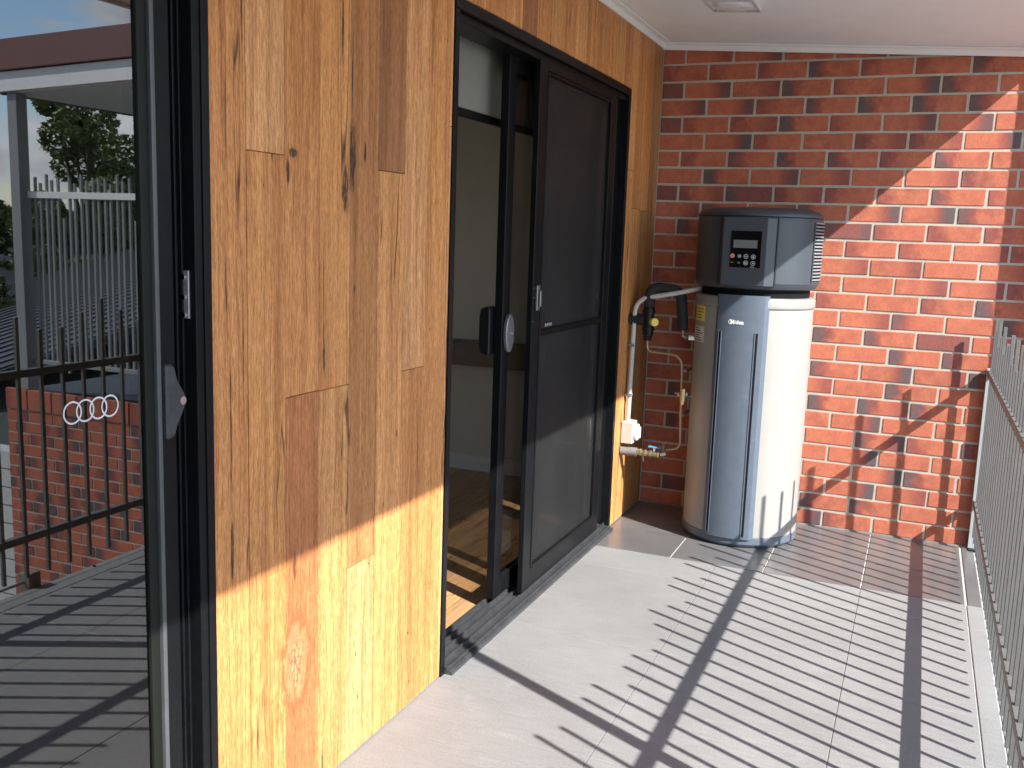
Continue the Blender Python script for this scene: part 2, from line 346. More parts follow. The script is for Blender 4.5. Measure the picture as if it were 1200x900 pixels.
def bez(pts, n=6):
    """round the corners of a polyline given as (point, corner radius)"""
    o = [Vector(pts[0][0])]
    for i in range(1, len(pts) - 1):
        p = Vector(pts[i][0]); r = pts[i][1]; a = Vector(pts[i - 1][0]); b = Vector(pts[i + 1][0])
        r = min(r, (a - p).length * .49, (b - p).length * .49)
        s = p + (a - p).normalized() * r; e = p + (b - p).normalized() * r
        for k in range(n + 1):
            t = k / n; o.append(s * (1 - t) ** 2 + p * 2 * t * (1 - t) + e * t * t)
    o.append(Vector(pts[-1][0])); return o

# ------------------------------------------------------------------ ground and setting
g = B('ground', GRASS, -300, 300, -300, 400, -3.2, -3.0); tag(g, kind='structure')
g = B('paving', RED, 1.55, 2.9, -14, -0.05, -2.99, -2.95); tag(g, kind='structure')
g = B('bounce_paving', CONC, 2.904, 9.0, -30, -0.05, -2.99, -2.95); tag(g, kind='structure')  # pale ground added to bounce sunlight up onto the soffit
g = B('yard', ROOFG, 9.004, 40, -40, -0.05, -2.99, -2.96); tag(g, kind='structure')

# balcony floor: slab with loose tiles
fl = B('balcony_floor', GROUT, -.02, 1.69, -7.0, 0.0, -.14, -.004); tag(fl, kind='structure')
lip = B('slab_edge', CONC, 1.664, 1.700, -7.0, -.002, -.16, -.0015, fl, .002)
tag(lip, 'pale concrete edge strip outside the tiles')
G = .0009
def tile(x0, x1, y0, y1, mat, h=0.0):
    MB().box(x0 + G, x1 - G, y0 + G, y1 - G, -.010, h + rnd.uniform(-.0004, .0004)).done('tile', mat, fl, .0012)
xs = [-.018, .590, 1.196, 1.598]; ys = [-.85, -1.11, -1.87, -2.63, -3.39, -4.15, -4.91, -5.67, -6.43, -7.0]
for a, b in zip(ys, ys[1:]):
    for x0, x1 in zip(xs, xs[1:]): tile(x0, x1, b, a, TILE_M)
    tile(1.601, 1.661, b, a, TILE_M)
G = .0032
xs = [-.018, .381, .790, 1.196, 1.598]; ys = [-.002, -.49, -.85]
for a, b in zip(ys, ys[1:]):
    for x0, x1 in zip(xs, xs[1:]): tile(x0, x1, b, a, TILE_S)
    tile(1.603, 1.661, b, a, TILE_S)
for y in (-.24, -1.33, -2.13, -2.9):
    MB().tube([(1.683, y, -.0025), (1.683, y, .004)], .006, 8).done('fixing_screw', BLACK, fl)

# ceiling: raked soffit with cornice
def zc(x): return 2.405 - .0567 * x
ce = MB(); ce.prism([(-.16, zc(-.16)), (1.75, zc(1.75)), (1.75, zc(1.75) + .05), (-.16, zc(-.16) + .05)], 'y', -8.0, .02)
ce = ce.done('ceiling', WHITE); tag(ce, kind='structure')
fa = MB().box(1.7505, 1.772, -8.0, .02, 2.291, 2.47).done('fascia', TRIM, ce)
def cornice(axis):
    m = MB()
    if axis == 'y':   # along the timber wall
        m.prism([(.0015, zc(0) - .034), (.010, zc(0) - .034), (.016, zc(0) - .012), (.040, zc(.03) - .008), (.040, zc(.04) - .001), (.0015, zc(0) - .001)], 'y', -8, -.0015)
        return m.done('cornice', TRIM, ce)
    m.prism([(-.0095, -.036), (-.018, -.036), (-.024, -.013), (-.044, -.009), (-.044, -.0015), (-.0095, -.0015)], 'x', 0, 1.745)
    for v in m.bm.verts: v.co.z += zc(v.co.x)
    return m.done('cornice', TRIM, ce)
cornice('y'); cornice('x')
for yj in (-1.62, -2.82, -4.02):
    m_ = MB().box(.042, 1.745, yj - .014, yj + .014, -.0035, -.0008)
    for v in m_.bm.verts: v.co.z += zc(v.co.x)
    m_.done('joint_strip', TRIM, ce)
B('sealant', simple('grey_sealant', (.22, .21, .20), .7, var=.3, scale=60), .003, 1.64, -.0125, -.0065, .0, .006, fl)
rc = MB().prism([(-6, 2.6), (1.80, 2.42), (1.80, 2.49), (-6, 2.7)], 'y', -8.2, .3).done('roof_sheet', MAROON, ce)

# ------------------------------------------------------------------ brick end wall
def brick_mesh(ln, h=.0735, seed=0, dep=.03):
    r = random.Random(seed * 31 + int(ln * 1000)); bm = bmesh.new(); x = ln / 2
    v = [bm.verts.new(p) for p in ((-x, 0, -h / 2), (x, 0, -h / 2), (x, dep, -h / 2), (-x, dep, -h / 2), (-x, 0, h / 2), (x, 0, h / 2), (x, dep, h / 2), (-x, dep, h / 2))]
    for p in v: p.co.x += r.uniform(-.0018, .0018); p.co.z += r.uniform(-.0019, .0019)
    for f in ((0, 3, 2, 1), (4, 5, 6, 7), (0, 1, 5, 4), (1, 2, 6, 5), (2, 3, 7, 6), (3, 0, 4, 7)): bm.faces.new([v[i] for i in f])
    fr = [e for e in bm.edges if all(q.co.y < .001 for q in e.verts)] + [e for e in bm.edges if sum(q.co.y < .001 for q in e.verts) == 1]
    bmesh.ops.bevel(bm, geom=fr, offset=.0024, segments=1, affect='EDGES')
    me = bpy.data.meshes.new('brick'); bm.to_mesh(me); bm.free(); me.materials.append(BRICK); return me
_bc = {}
def bmesh_for(ln, h=.0735):
    k = (round(ln, 3), h, rnd.randrange(3))
    if k not in _bc: _bc[k] = brick_mesh(ln, h, k[2])
    return _bc[k]
# darkened ends read off the wall: row: start index, then codes (l/L left, r/R right, p plain, d all)
FL = {1: (-1, 'p r R p r d p'), 2: (-.5, 'l l l L l l L p'), 3: (-1, 'd R r L l R L R L'), 4: (-.5, 'R R l L L L L R'), 5: (-1, 'd l lr L l R R r L'),
      6: (-.5, 'p R l p lr lr R p'), 7: (-1, 'p l L L L l L R p'), 8: (-.5, 'p L R r p r l p'), 9: (-1, 'd lr Ld lr l l L l L'), 10: (-.5, 'r L r L R R L'),
      11: (-1, 'p L R p Rd l l'), 12: (-.5, 'p r L p l l r'), 13: (-1, 'p l R r r r p'), 14: (-.5, 'l p R p p r r'), 15: (-1, 'p r l p l p l'), 16: (-.5, 'p R p l r L p'),
      17: (-1, 'p l R p L L d'), 18: (-.5, 'r l p L p L L'), 19: (-1, 'p R l p L R r'), 20: (-.5, 'l p R r p L p'), 21: (-1, 'r L p l L Lr L'), 22: (-.5, 'p L r p R p p'),
      23: (-1, 'l L p p p LR l'), 24: (-.5, 'p r L l R p p'), 25: (-1, 'p R l p p pR L'), 26: (-.5, 'p l R p R r p'), 27: (-1, 'R Ld p l L L p'), 28: (-.5, 'p R l R l p R')}
def code(c):
    l = .55 if 'l' in c else 1.0 if 'L' in c else 0; r = .55 if 'r' in c else 1.0 if 'R' in c else 0; return l, r, .75 if 'd' in c else 0
bw = empty('brick_wall', 'tall red clinker brick wall closing the far end of the balcony behind the water heater', 'wall')
X0 = .115; XR = 2.12; CH = .085
MB().box(-.02, XR - .001, 0, .22, -3.0, 2.75).done('mortar', MORTAR, bw)
for row in range(0, 29):
    z = (28 - row) * CH + CH / 2 - .0005
    k = -1 if row % 2 else -1.5; st, cs = FL.get(row, (k, '')); cs = cs.split()
    while True:
        a = X0 + k * .24 + .0058; b = a + .2284
        if a > XR - .03: break
        a = max(a, .003); b = min(b, XR)
        if b - a > .02:
            i = int(round(k - st))
            if 0 <= i < len(cs): l, r, d = code(cs[i])
            else: l, r, d = rnd.choice(((0, 0, 0), (0, 1, 0), (1, 0, 0), (.5, 0, 0), (0, .5, 0), (0, 0, 0)))
            inst('brick', bmesh_for(b - a), ((a + b) / 2, -.0032 + rnd.uniform(-.0007, .0007), z), bw,
                 (l * rnd.uniform(.65, .95), r * rnd.uniform(.65, .95), rnd.random(), d))
        k += 1

ew = MB().box(-.02, 1.76, -7.22, -7.02, -3.0, 2.5).done('light_block_wall', simple('render_coat', (.22, .21, .20), .9, bump=.3)); tag(ew, 'plain unseen wall added behind the camera to cut the sky light on the brick wall', 'wall')  # unseen wall, added to block sky light from the far brick wall
# ------------------------------------------------------------------ house wall and timber cladding
hw = MB()
for (y0, y1, z0, z1) in ((-.5545, 0.18, -.02, 2.44), (-3.4545, -2.3855, -.02, 2.44), (-7.4, -5.9, -.02, 2.44), (-2.3855, -.5545, 2.10, 2.44), (-5.9, -3.4545, 2.16, 2.44)):
    hw.box(-.15, -.022, y0, y1, z0, z1)
hw = hw.done('house_wall', PLASTER); tag(hw, 'plastered wall of the house behind the timber cladding, with two door openings', 'wall')
cl = empty('timber_cladding', 'vertical honey coloured hardwood boards cladding the house wall round the doors', 'cladding')
HON = (.66, .300, .104); MIDO = (.58, .245, .080); BRN = (.37, .155, .058); PAL = (.72, .345, .138); OR = (.63, .272, .088)
def board(y0, y1, z0, z1, c):
    j = rnd.uniform(.95, 1.07); cc = tuple(min(1, q * j * g_) for q, g_ in zip(c, (1.0, 1.08, 1.2)))
    o = MB().box(-.0195, rnd.uniform(-.0014, .0012), y0 + .0008, y1 - .0008, z0 + .0007, z1 - .0007).done('board', WOOD, cl, .0013); o.color = (*cc, 1); return o
e = [-3.4535, -3.337, -3.204, -3.070, -2.937, -2.803, -2.666, -2.534, -2.4015]
T = 2.402
cols = [[(0, T, MIDO)], [(0, 1.577, OR), (1.577, T, PAL)], [(0, 1.033, (.47, .17, .060)), (1.033, T, MIDO)], [(0, 1.031, HON), (1.031, T, OR)],
        [(0, .539, PAL), (.539, T, (.45, .19, .066))], [(0, 1.573, HON), (1.573, T, BRN)], [(0, 1.032, MIDO), (1.032, T, PAL)], [(0, T, OR)]]
for (a, b), cc in zip(zip(e, e[1:]), cols):
    for z0, z1, c in cc: board(a, b, z0 + (.004 if z0 == 0 else 0), z1, c)
board(-2.4012, -2.3865, .004, 1.728, PAL); board(-2.4012, -2.3865, 1.728, T, PAL)
e = [-2.3862, -2.276, -2.143, -2.008, -1.874, -1.74, -1.606, -1.472, -1.338, -1.204, -1.07, -.937, -.803, -.67, -.5545]
for i, (a, b) in enumerate(zip(e, e[1:])): board(a, b, 2.102, T, (HON, OR, MIDO, HON, BRN, OR, HON, MIDO, HON, OR, MIDO, OR, HON, MIDO)[i])
e = [-.5540, -.453, -.31, -.17, -.0075]
for i, (a, b) in enumerate(zip(e, e[1:])):
    c = ((OR, HON), (HON, MIDO), ((.44, .22, .075), OR), ((.46, .23, .08), (.42, .2, .075)))[i]; zj = (1.737, 1.561, 1.554, .62)[i]
    board(a, b, .004, zj, c[0]); board(a, b, zj, T, c[1])
e = [-5.9, -5.767, -5.634, -5.5, -5.367, -5.234, -5.1, -4.967, -4.834, -4.7, -4.567, -4.434, -4.3, -4.167, -4.034, -3.9, -3.767, -3.634, -3.501, -3.454]
for a, b in zip(e, e[1:]): board(a, b, 2.165, T, rnd.choice((HON, OR, MIDO, PAL)))
for i in range(8): board(-6.967 + i * .1333, -6.8337 + i * .1333, .004, T, rnd.choice((HON, OR, MIDO, PAL)))

# ------------------------------------------------------------------ interior room
fi = B('interior_floor', BLACK2, -5.0, -.1125, -7.2, .165, -.13, -.014); tag(fi, kind='structure')
oakc = [(.50, .30, .15), (.58, .37, .19), (.44, .26, .13), (.62, .41, .22), (.53, .30, .14)]
x = -.1135; i = 0
while x > -4.8:
    ybs = [-7.1, rnd.uniform(-5.4, -4.2), rnd.uniform(-3.2, -1.2), .16]
    for a, b in zip(ybs, ybs[1:]):
        o = MB().box(x - .1285, x, a + .0008, b - .0008, -.013, 0).done('floorboard', OAK, fi, .001); o.color = (*rnd.choice(oakc), 1)
    x -= .130
iw = MB().box(-5.0, -.151, .1655, .30, -.1, 2.5).box(-5.12, -5.0005, -7.3, -6.4, -.1, 2.5).box(-5.12, -5.0005, -2.4, .30, -.1, 2.5).box(-5.12, -5.0005, -6.4, -2.4, -.1, .75).box(-5.12, -5.0005, -6.4, -2.4, 2.25, 2.5).box(-5.0, -.151, -7.33, -7.21, -.1, 2.5).done('interior_wall', PLASTER); tag(iw, kind='structure')
ic = B('interior_ceiling', WHITE, -5.12, -.151, -7.33, .3, 2.44, 2.55); tag(ic, kind='structure')
fill_window = empty('window', 'wide unseen window added in the far side of the room to let in skylight', 'window')  # added opening that brightens the room with skylight
for a_, b_ in ((-6.4, -6.35), (-4.425, -4.375), (-2.45, -2.4)): B('mullion', TRIM, -5.10, -5.02, a_, b_, .755, 2.245, fill_window)
for a_, b_ in ((-6.349, -4.426), (-4.374, -2.451)): B('pane', GLASS2, -5.063, -5.057, a_, b_, .755, 2.245, fill_window)
sk = MB().prism([(.1648, .001), (.150, .001), (.150, .055), (.156, .068), (.156, .085), (.1648, .09)], 'x', -4.99, -.152).done('skirting', TRIM, iw)
sh = B('wall_band', TAUPE, -3.2, -.40, .02, .164, .655, .79, None, .004); tag(sh, 'taupe band standing out from the wall inside the open sliding door', 'dark_band')  # plain taupe block along the end wall of the room

# ------------------------------------------------------------------ sliding door 2 (open, with fly screen)
d2 = empty('sliding_door', 'black aluminium sliding door standing partly open with a fly screen panel beside the water heater', 'door')
Y0, Y1, ZT = -2.3840, -.5560, 2.0985
B('frame_head', BLACK, -.112, .004, Y0, Y1, 2.066, ZT, d2, .0015)
B('frame_head', BLACK, -.112, -.012, Y0 + .03, Y1 - .03, 2.040, 2.0655, d2, .0015)
B('frame_jamb', BLACK, -.112, .004, Y0, Y0 + .028, .0, 2.0655, d2, .0015)
B('frame_jamb', BLACK, -.112, .004, Y1 - .028, Y1, .0, 2.0655, d2, .0015)
sl = MB().prism([(-.112, -.004), (.030, -.004), (.030, .010), (.022, .014), (.012, .014), (.012, .022), (.006, .022), (.006, .016), (-.018, .018), (-.018, .030), (-.023, .030), (-.023, .018),
                 (-.050, .020), (-.050, .034), (-.056, .034), (-.056, .021), (-.078, .022), (-.078, .036), (-.084, .036), (-.084, .023), (-.104, .024), (-.104, .042), (-.112, .042)], 'y', Y0 + .0285, Y1 - .0285)
sl.done('sill_track', simple('worn_dark_aluminium', (.06, .062, .066), .35, metal=.3, var=.3, scale=150, bump=.2), d2)
def panel(x0, x1, y0, y1, z0, z1, stile, top, bot, fillmat, fill, par, right=None):
    r = right or stile
    B('stile', BLACK, x0, x1, y0, y0 + stile, z0, z1, par, .002); B('stile', BLACK, x0, x1, y1 - r, y1, z0, z1, par, .002)
    B('rail', BLACK, x0 + .001, x1 - .001, y0 + stile, y1 - r, z1 - top, z1, par, .002); B('rail', BLACK, x0 + .001, x1 - .001, y0 + stile, y1 - r, z0, z0 + bot, par, .002)
    xm = (x0 + x1) / 2
    if fill == 'mesh':
        q = MB(); q.bm.faces.new([q.bm.verts.new(p) for p in ((xm, y0 + stile - .004, z0 + bot - .004), (xm, y1 - r + .004, z0 + bot - .004), (xm, y1 - r + .004, z1 - top + .004), (xm, y0 + stile - .004, z1 - top + .004))])
        q.done(fill, fillmat, par)
    else: B(fill, fillmat, xm - .003, xm + .003, y0 + stile - .004, y1 - r + .004, z0 + bot - .004, z1 - top + .004, par)
# fly screen, outermost
panel(-.030, -.008, -1.672, -.735, .036, 2.050, .078, .036, .078, MESHM, 'mesh', d2)
MB().box(-.027, -.006, -1.593, -.814, 1.036, 1.062).done('midrail', BLACK, d2, .002)
# raised bead inside the screen frame
for (a, b, c, d) in ((-1.594, -1.584, .118, 2.010), (-.823, -.813, .118, 2.010)): B('bead', BLACK, -.0265, -.0045, a, b, c, d, d2, .002)
B('bead', BLACK, -.0265, -.0048, -1.5835, -.8235, .116, .126, d2, .002); B('bead', BLACK, -.0265, -.0048, -1.5835, -.8235, 2.001, 2.011, d2, .002)
# fixed glass leaf behind it, sliding leaf pushed open on the inner track
panel(-.066, -.036, -1.500, -.586, .038, 2.045, .055, .05, .07, GLASS2, 'glass_pane', d2)
panel(-.104, -.072, -1.800, -.760, .044, 2.045, .062, .05, .075, GLASS2, 'glass_pane', d2)
# outside pull (oval) and inside handle plate
hd = MB()
for k in range(1):
    pts = [(-1.757 + .036 * math.cos(t), 1.060 + .070 * math.sin(t)) for t in [2 * math.pi * q / 28 for q in range(28)]]
    hd.prism(pts, 'x', -.0715, -.056)
hd.done('oval_pull', simple('satin_pull', (.20, .205, .21), .3, metal=.5), d2, .003)
MB().tube([(-.0555, -1.742, 1.060), (-.048, -1.742, 1.060)], .006, 12).done('key_cylinder', CHROME, d2)
MB().prism([(-.107, .985), (-.107, 1.150), (-.118, 1.160), (-.145, 1.150), (-.150, 1.120), (-.150, 1.020), (-.145, .990), (-.118, .980)], 'y', -1.835, -1.775).done('handle', BLACK2, d2, .004)
MB().box(-.0078, .002, -1.648, -1.620, 1.140, 1.235).box(.0021, .012, -1.642, -1.626, 1.155, 1.215).done('screen_latch', simple('dull_latch', (.22, .22, .22), .3, metal=.7), d2, .002)
for z in (1.225, 1.19, 1.10): MB().tube([(-.0065, -1.672 + .006, z), (-.004, -1.672 + .006, z)], .004, 8).done('screw', CHROME, d2)
B('strike_plate', BLACK2, -.0365, -.031, -1.490, -1.460, 1.03, 1.10, d2)
for y in (-1.52, -1.50, -1.48, -1.46): MB().box(-.0135, -.0125, y, y + .012, 1.07, 1.082).done('safety_dot', GREY_INK, d2)
# roller blind inside
bl = empty('roller_blind', 'grey fabric roller blind drawn a little way down inside the open sliding door', 'blind')
B('fabric', BLIND, -.162, -.160, -2.50, -.45, 1.835, 2.30, bl); B('bottom_bar', BLACK, -.170, -.152, -2.50, -.45, 1.806, 1.834, bl, .003)

# ------------------------------------------------------------------ sliding door 1 (big glass leaf at left)
d1 = empty('glass_door', 'tall black framed glass sliding door at the near end, mirroring the balcony and sky', 'door')
B('frame_jamb', BLACK, -.115, .006, -3.476, -3.4548, 0, 2.150, d1, .0015); B('frame_jamb', BLACK, -.115, .002, -3.498, -3.4765, 0, 2.150, d1, .0015)
B('frame_head', BLACK, -.115, .004, -5.87, -3.4785, 2.1505, 2.1595, d1); B('frame_jamb', BLACK, -.115, .004, -5.90, -5.8705, 0, 2.1595, d1, .0015)
B('jamb_channel', BLACK2, -.115, -.078, -3.560, -3.499, .0, 2.150, d1)
for y in (-3.5235, -3.507): B('channel_fin', BLACK, -.0775, -.024, y, y + .006, .02, 2.14, d1, .001)
B('stile', BLACK, -.058, -.022, -3.5805, -3.533, .03, 2.145, d1, .002)
B('edge_bead', simple('edge_highlight', (.075, .078, .082), .35, metal=.0), -.052, -.012, -3.5915, -3.581, .03, 2.145, d1, .002)  # highlight along the frame edge put into a lighter grey lip
B('glazing_bead', simple('olive_black', (.010, .011, .009), .45, spec=.2), -.050, -.020, -3.6155, -3.592, .03, 2.145, d1, .002)
B('glass_pane', GLASS, -.034, -.028, -5.86, -3.616, .10, 2.10, d1)
B('rail', BLACK, -.050, -.020, -5.86, -3.616, .03, .0995, d1, .002); B('rail', BLACK, -.050, -.020, -5.86, -3.616, 2.1005, 2.145, d1, .002)
MB().prism([(-.115, -.004), (.03, -.004), (.03, .010), (.01, .016), (-.01, .016), (-.01, .028), (-.016, .028), (-.016, .018), (-.06, .02), (-.115, .04)], 'y', -5.87, -3.4925).done('sill_track', BLACK, d1)
# pull handle with key lock
hp = [(-3.577, 1.152), (-3.558, 1.150), (-3.551, 1.140), (-3.546, 1.120), (-3.533, 1.100), (-3.523, 1.085), (-3.523, 1.067), (-3.533, 1.050), (-3.546, 1.030), (-3.553, 1.012), (-3.560, 1.005), (-3.577, 1.003)]
MB().prism(hp, 'x', -.0218, -.004).done('handle', simple('charcoal_handle', (.035, .038, .042), .5, var=.3, scale=160, bump=.3), d1, .004)
ky = MB().tube([(-.0038, -3.538, 1.077), (.001, -3.538, 1.077)], .0085, 16).done('key_cylinder', CHROME, d1)
MB().box(-.050, -.012, -3.5035, -3.4985, 1.235, 1.330).done('strike_plate', ALU, d1, .001)
for z in (1.325, 1.285, 1.250): MB().tube([(-.024, -3.5036, z - .008), (-.024, -3.507, z - .008)], .0055, 10).done('screw', CHROME, d1)
# four overlapping rings stuck on the glass
rg = empty('ring_sticker', 'four overlapping pale rings stuck on the dark glass door', 'sticker')
for yc, zz in ((-3.783, 1.088), (-3.755, 1.088), (-3.725, 1.088), (-3.698, 1.088)):
    m = MB(); n = 36
    for k in range(n):
        a0, a1 = 2 * math.pi * k / n, 2 * math.pi * (k + 1) / n; r0, r1 = .0175, .0207
        m.bm.faces.new([m.bm.verts.new((-.0272 + (yc + 3.8) * .002, yc + r * math.cos(a) , zz + r * math.sin(a))) for r, a in ((r0, a0), (r1, a0), (r1, a1), (r0, a1))])
    m.done('ring', simple('frosted_vinyl', (.62, .60, .62), .6), rg)

# ------------------------------------------------------------------ hot water heater
HX, HY = .588, -.300
wh = empty('water_heater', 'tall cylindrical heat pump water heater with slate head standing against the brick wall', 'heater')
wh.location = (HX, HY, 0)
def hz(m, *a, **k): return m.done(*a, **k)
MB().lathe([(.0, .004), (.262, .004), (.270, .012), (.277, .020), (.277, .050), (.2735, .0535), (0, .0535)]).done('base_ring', PANEL, wh, smooth=35)
MB().lathe([(.2725, .054), (.2725, 1.120), (.0, 1.120)], seg=96).done('tank', TANK, wh, smooth=35)
MB().lathe([(.2755, 1.121), (.279, 1.127), (.279, 1.158), (.274, 1.168), (.262, 1.171), (0, 1.171)], seg=96).done('top_rim', RIM, wh, smooth=30)
MB().lathe([(.250, 1.1712), (.250, 1.206), (0, 1.206)]).done('neck', NECK, wh, smooth=35)
MB().lathe([(.0, 1.2065), (.258, 1.2065), (.272, 1.212), (.285, 1.232), (.2865, 1.245), (.2865, 1.528), (.285, 1.5315), (0, 1.5315)], seg=96).done('head_shell', HEAD, wh, smooth=35)
MB().lathe([(.280, 1.532), (.2865, 1.536), (.2865, 1.545), (.278, 1.556), (.258, 1.567), (.225, 1.575), (.16, 1.578), (0, 1.578)], seg=96).done('head_cap', HEAD, wh, smooth=50)
def arcpts(r, a0, a1, n): return [(r * math.sin(R_(a0 + (a1 - a0) * k / n)), -r * math.cos(R_(a0 + (a1 - a0) * k / n))) for k in range(n + 1)]
# front control box on the head: flat face with bevelled right edge
fy = -.3035
box = [(-.128, -.245), (-.1285, -.270), (-.112, fy), (.082, fy), (.118, -.272), (.118, -.245)]
MB().prism(box, 'z', 1.226, 1.527).done('control_box', HEAD, wh, .002)
MB().prism([(-.131, -.24), (-.1318, -.262), (-.1308, -.265), (-.129, -.262), (-.129, -.24)], 'z', 1.226, 1.530).done('seam', NECK, wh)
MB().prism([(.119, -.24), (.119, -.268), (.1208, -.2675), (.1208, -.24)], 'z', 1.226, 1.530).done('seam', NECK, wh)
MB().prism(arcpts(.2882, 25.4, 64.5, 12) + arcpts(.270, 64.5, 25.4, 12), 'z', 1.236, 1.522).done('side_cover', HEAD, wh, .0012)
# display
dx0, dx1, dz0, dz1 = -.076, .060, 1.306, 1.468
dp = MB().box(dx0, dx1, fy - .0022, fy - .0002, dz0, dz1).done('display', SCREENBLK, wh, .0008)
MB().box(-.063, .042, fy - .0030, fy - .0024, 1.393, 1.428).done('lcd_window', LCD, dp)
def ringm(cx, cz, r0, r1, name='button', mat=INK, par=None, seg=20, y=None):
    m = MB(); y = fy - .0028 if y is None else y
    for k in range(seg):
        a0, a1 = 2 * math.pi * k / seg, 2 * math.pi * (k + 1) / seg
        if r0 > 0: m.bm.faces.new([m.bm.verts.new((cx + r * math.cos(a), y, cz + r * math.sin(a))) for r, a in ((r0, a0), (r1, a0), (r1, a1), (r0, a1))])
        else: m.bm.faces.new([m.bm.verts.new(p) for p in ((cx, y, cz), (cx + r1 * math.cos(a0), y, cz + r1 * math.sin(a0)), (cx + r1 * math.cos(a1), y, cz + r1 * math.sin(a1)))])
    return m.done(name, mat, par or dp)
ringm(-.064, 1.357, 0, .0095, 'power_button', ORANGE)
ringm(-.064, 1.357, .003, .0048, 'power_button', TXT, y=fy - .0031)
MB().box(-.040, -.026, fy - .0030, fy - .0025, 1.350, 1.363).done('button', GREY_INK, dp)
for (cx, cz, mt, dot) in ((-.004, 1.356, INK, 'bar'), (.028, 1.355, INK, 'tri'), (-.034, 1.327, GREY_INK, 'y'), (-.004, 1.327, INK, 'y'), (.028, 1.326, INK, 'tri')):
    if dot != 'y' or mt is INK: ringm(cx, cz, .0082, .0096, 'button', mt)
    m = MB()
    if dot == 'bar': m.box(cx - .005, cx + .005, fy - .0030, fy - .0025, cz - .0008, cz + .0012)
    elif dot == 'tri':
        s = 1 if cz > 1.34 else -1; m.prism([(cx - .004, cz - .003 * s), (cx + .004, cz - .003 * s), (cx, cz + .004 * s)], 'y', fy - .0030, fy - .0025)
    else: m.box(cx - .0045, cx - .002, fy - .0030, fy - .0025, cz - .004, cz + .004).box(cx + .001, cx + .0035, fy - .0030, fy - .0025, cz - .004, cz + .003)
    m.done('button_symbol', mt, dp)
MB().box(-.071, -.057, fy - .0030, fy - .0025, 1.3275, 1.3295).done('button', GREY_INK, dp)
MB().box(.017, .034, fy - .0030, fy - .0025, 1.308, 1.3115).done('button_symbol', GREY_INK, dp)
# side grille
MB().prism(arcpts(.2870, 66, 97, 8) + arcpts(.281, 97, 66, 8), 'z', 1.250, 1.512).done('grille_recess', NECK, wh)  # slot shade put into the colour of the recess
for k in range(18):
    z = 1.2545 + k * .0150
    MB().prism(arcpts(.2915, 67.0, 96.4, 6) + arcpts(.2871, 96.4, 67.0, 6), 'z', z, z + .0068).done('grille_slat', GRL, wh)
for a0, a1 in ((65.6, 66.9), (96.5, 97.8)): MB().prism(arcpts(.2905, a0, a1, 2) + arcpts(.2871, a1, a0, 2), 'z', 1.246, 1.516).done('grille_frame', HEAD, wh)
# front panel of the tank
pp = arcpts(.2738, -28.5, -28.4, 1) + arcpts(.287, -24.5, 18.5, 18) + arcpts(.2738, 23.2, 23.3, 1) + arcpts(.268, 23, -28.4, 8)
MB().prism(pp, 'z', .046, 1.181).done('front_panel', PANEL, wh, .0015)
for a in (-21.2, 12.8):
    gq = MB().prism(arcpts(.2886, a - .9, a + .9, 2) + arcpts(.2872, a + .9, a - .9, 2), 'z', .062, 1.012).done('groove', NECK, wh)
    MB().prism(arcpts(.2905, a - 1.9, a - 1.05, 2) + arcpts(.2872, a - 1.05, a - 1.9, 2), 'z', .060, 1.014).done('groove_lip', PANEL, wh)
    MB().prism(arcpts(.2900, a + 1.05, a + 1.7, 2) + arcpts(.2872, a + 1.7, a + 1.05, 2), 'z', .060, 1.014).done('groove_lip', PANEL, wh)
# maker's word mark: ring and letters
lg = MB()
def on_panel(u, z, r=.2885):        # u = metres along the curved panel from azimuth -4.5 degrees
    a = R_(-5.2) + u / r; return (r * math.sin(a), -r * math.cos(a), z)
n = 24
for k in range(n):
    a0, a1 = 2 * math.pi * k / n + .5, 2 * math.pi * (k + 1) / n + .5
    if k in (0, 23): continue
    lg.bm.faces.new([lg.bm.verts.new(on_panel(-.0300 + r * math.cos(a), 1.059 + r * math.sin(a))) for r, a in ((.0085, a0), (.0115, a0), (.0115, a1), (.0085, a1))])
lgo = lg.done('word_mark', INK, wh)
def text(body, size, par, name, mat, mapf, bold=.0):
    c = bpy.data.curves.new(name, 'FONT'); c.body = body; c.size = size; c.offset = bold; c.resolution_u = 3
    t = bpy.data.objects.new(name, c); COL.objects.link(t); bpy.context.view_layer.update()
    me = bpy.data.meshes.new_from_object(t.evaluated_get(bpy.context.evaluated_depsgraph_get())); bpy.data.objects.remove(t); bpy.data.curves.remove(c)
    for v in me.vertices: v.co = mapf(v.co.x, v.co.y)
    me.materials.clear(); me.materials.append(mat); o = bpy.data.objects.new(name, me); COL.objects.link(o)
    if par: o.parent = par
    return o
text('Midea', .026, wh, 'word_mark', INK, lambda u, v: on_panel(-.0330 + u, 1.0505 + v, .2888), .0006)
# rating stickers on the shaded side of the tank
def sticker(name, mat, a0, a1, z0, z1): return MB().prism(arcpts(.2736, a0, a1, 6) + arcpts(.2728, a1, a0, 6), 'z', z0, z1).done(name, mat, wh)
st = sticker('energy_label', YEL, -66, -45, 1.045, 1.118); s2 = sticker('rating_label', LABEL, -68, -45, .945, 1.020)
for k, z in enumerate((1.10, 1.085, 1.07, 1.058)): MB().prism(arcpts(.2742, -63, -48 - k, 4) + arcpts(.2738, -48 - k, -63, 4), 'z', z, z + .004).done('print_line', TXT, st)
for k in range(6): MB().prism(arcpts(.2742, -65, -48 - 3 * (k % 3), 4) + arcpts(.2738, -48 - 3 * (k % 3), -65, 4), 'z', .952 + k * .011, .956 + k * .011).done('print_line', TXT, s2)
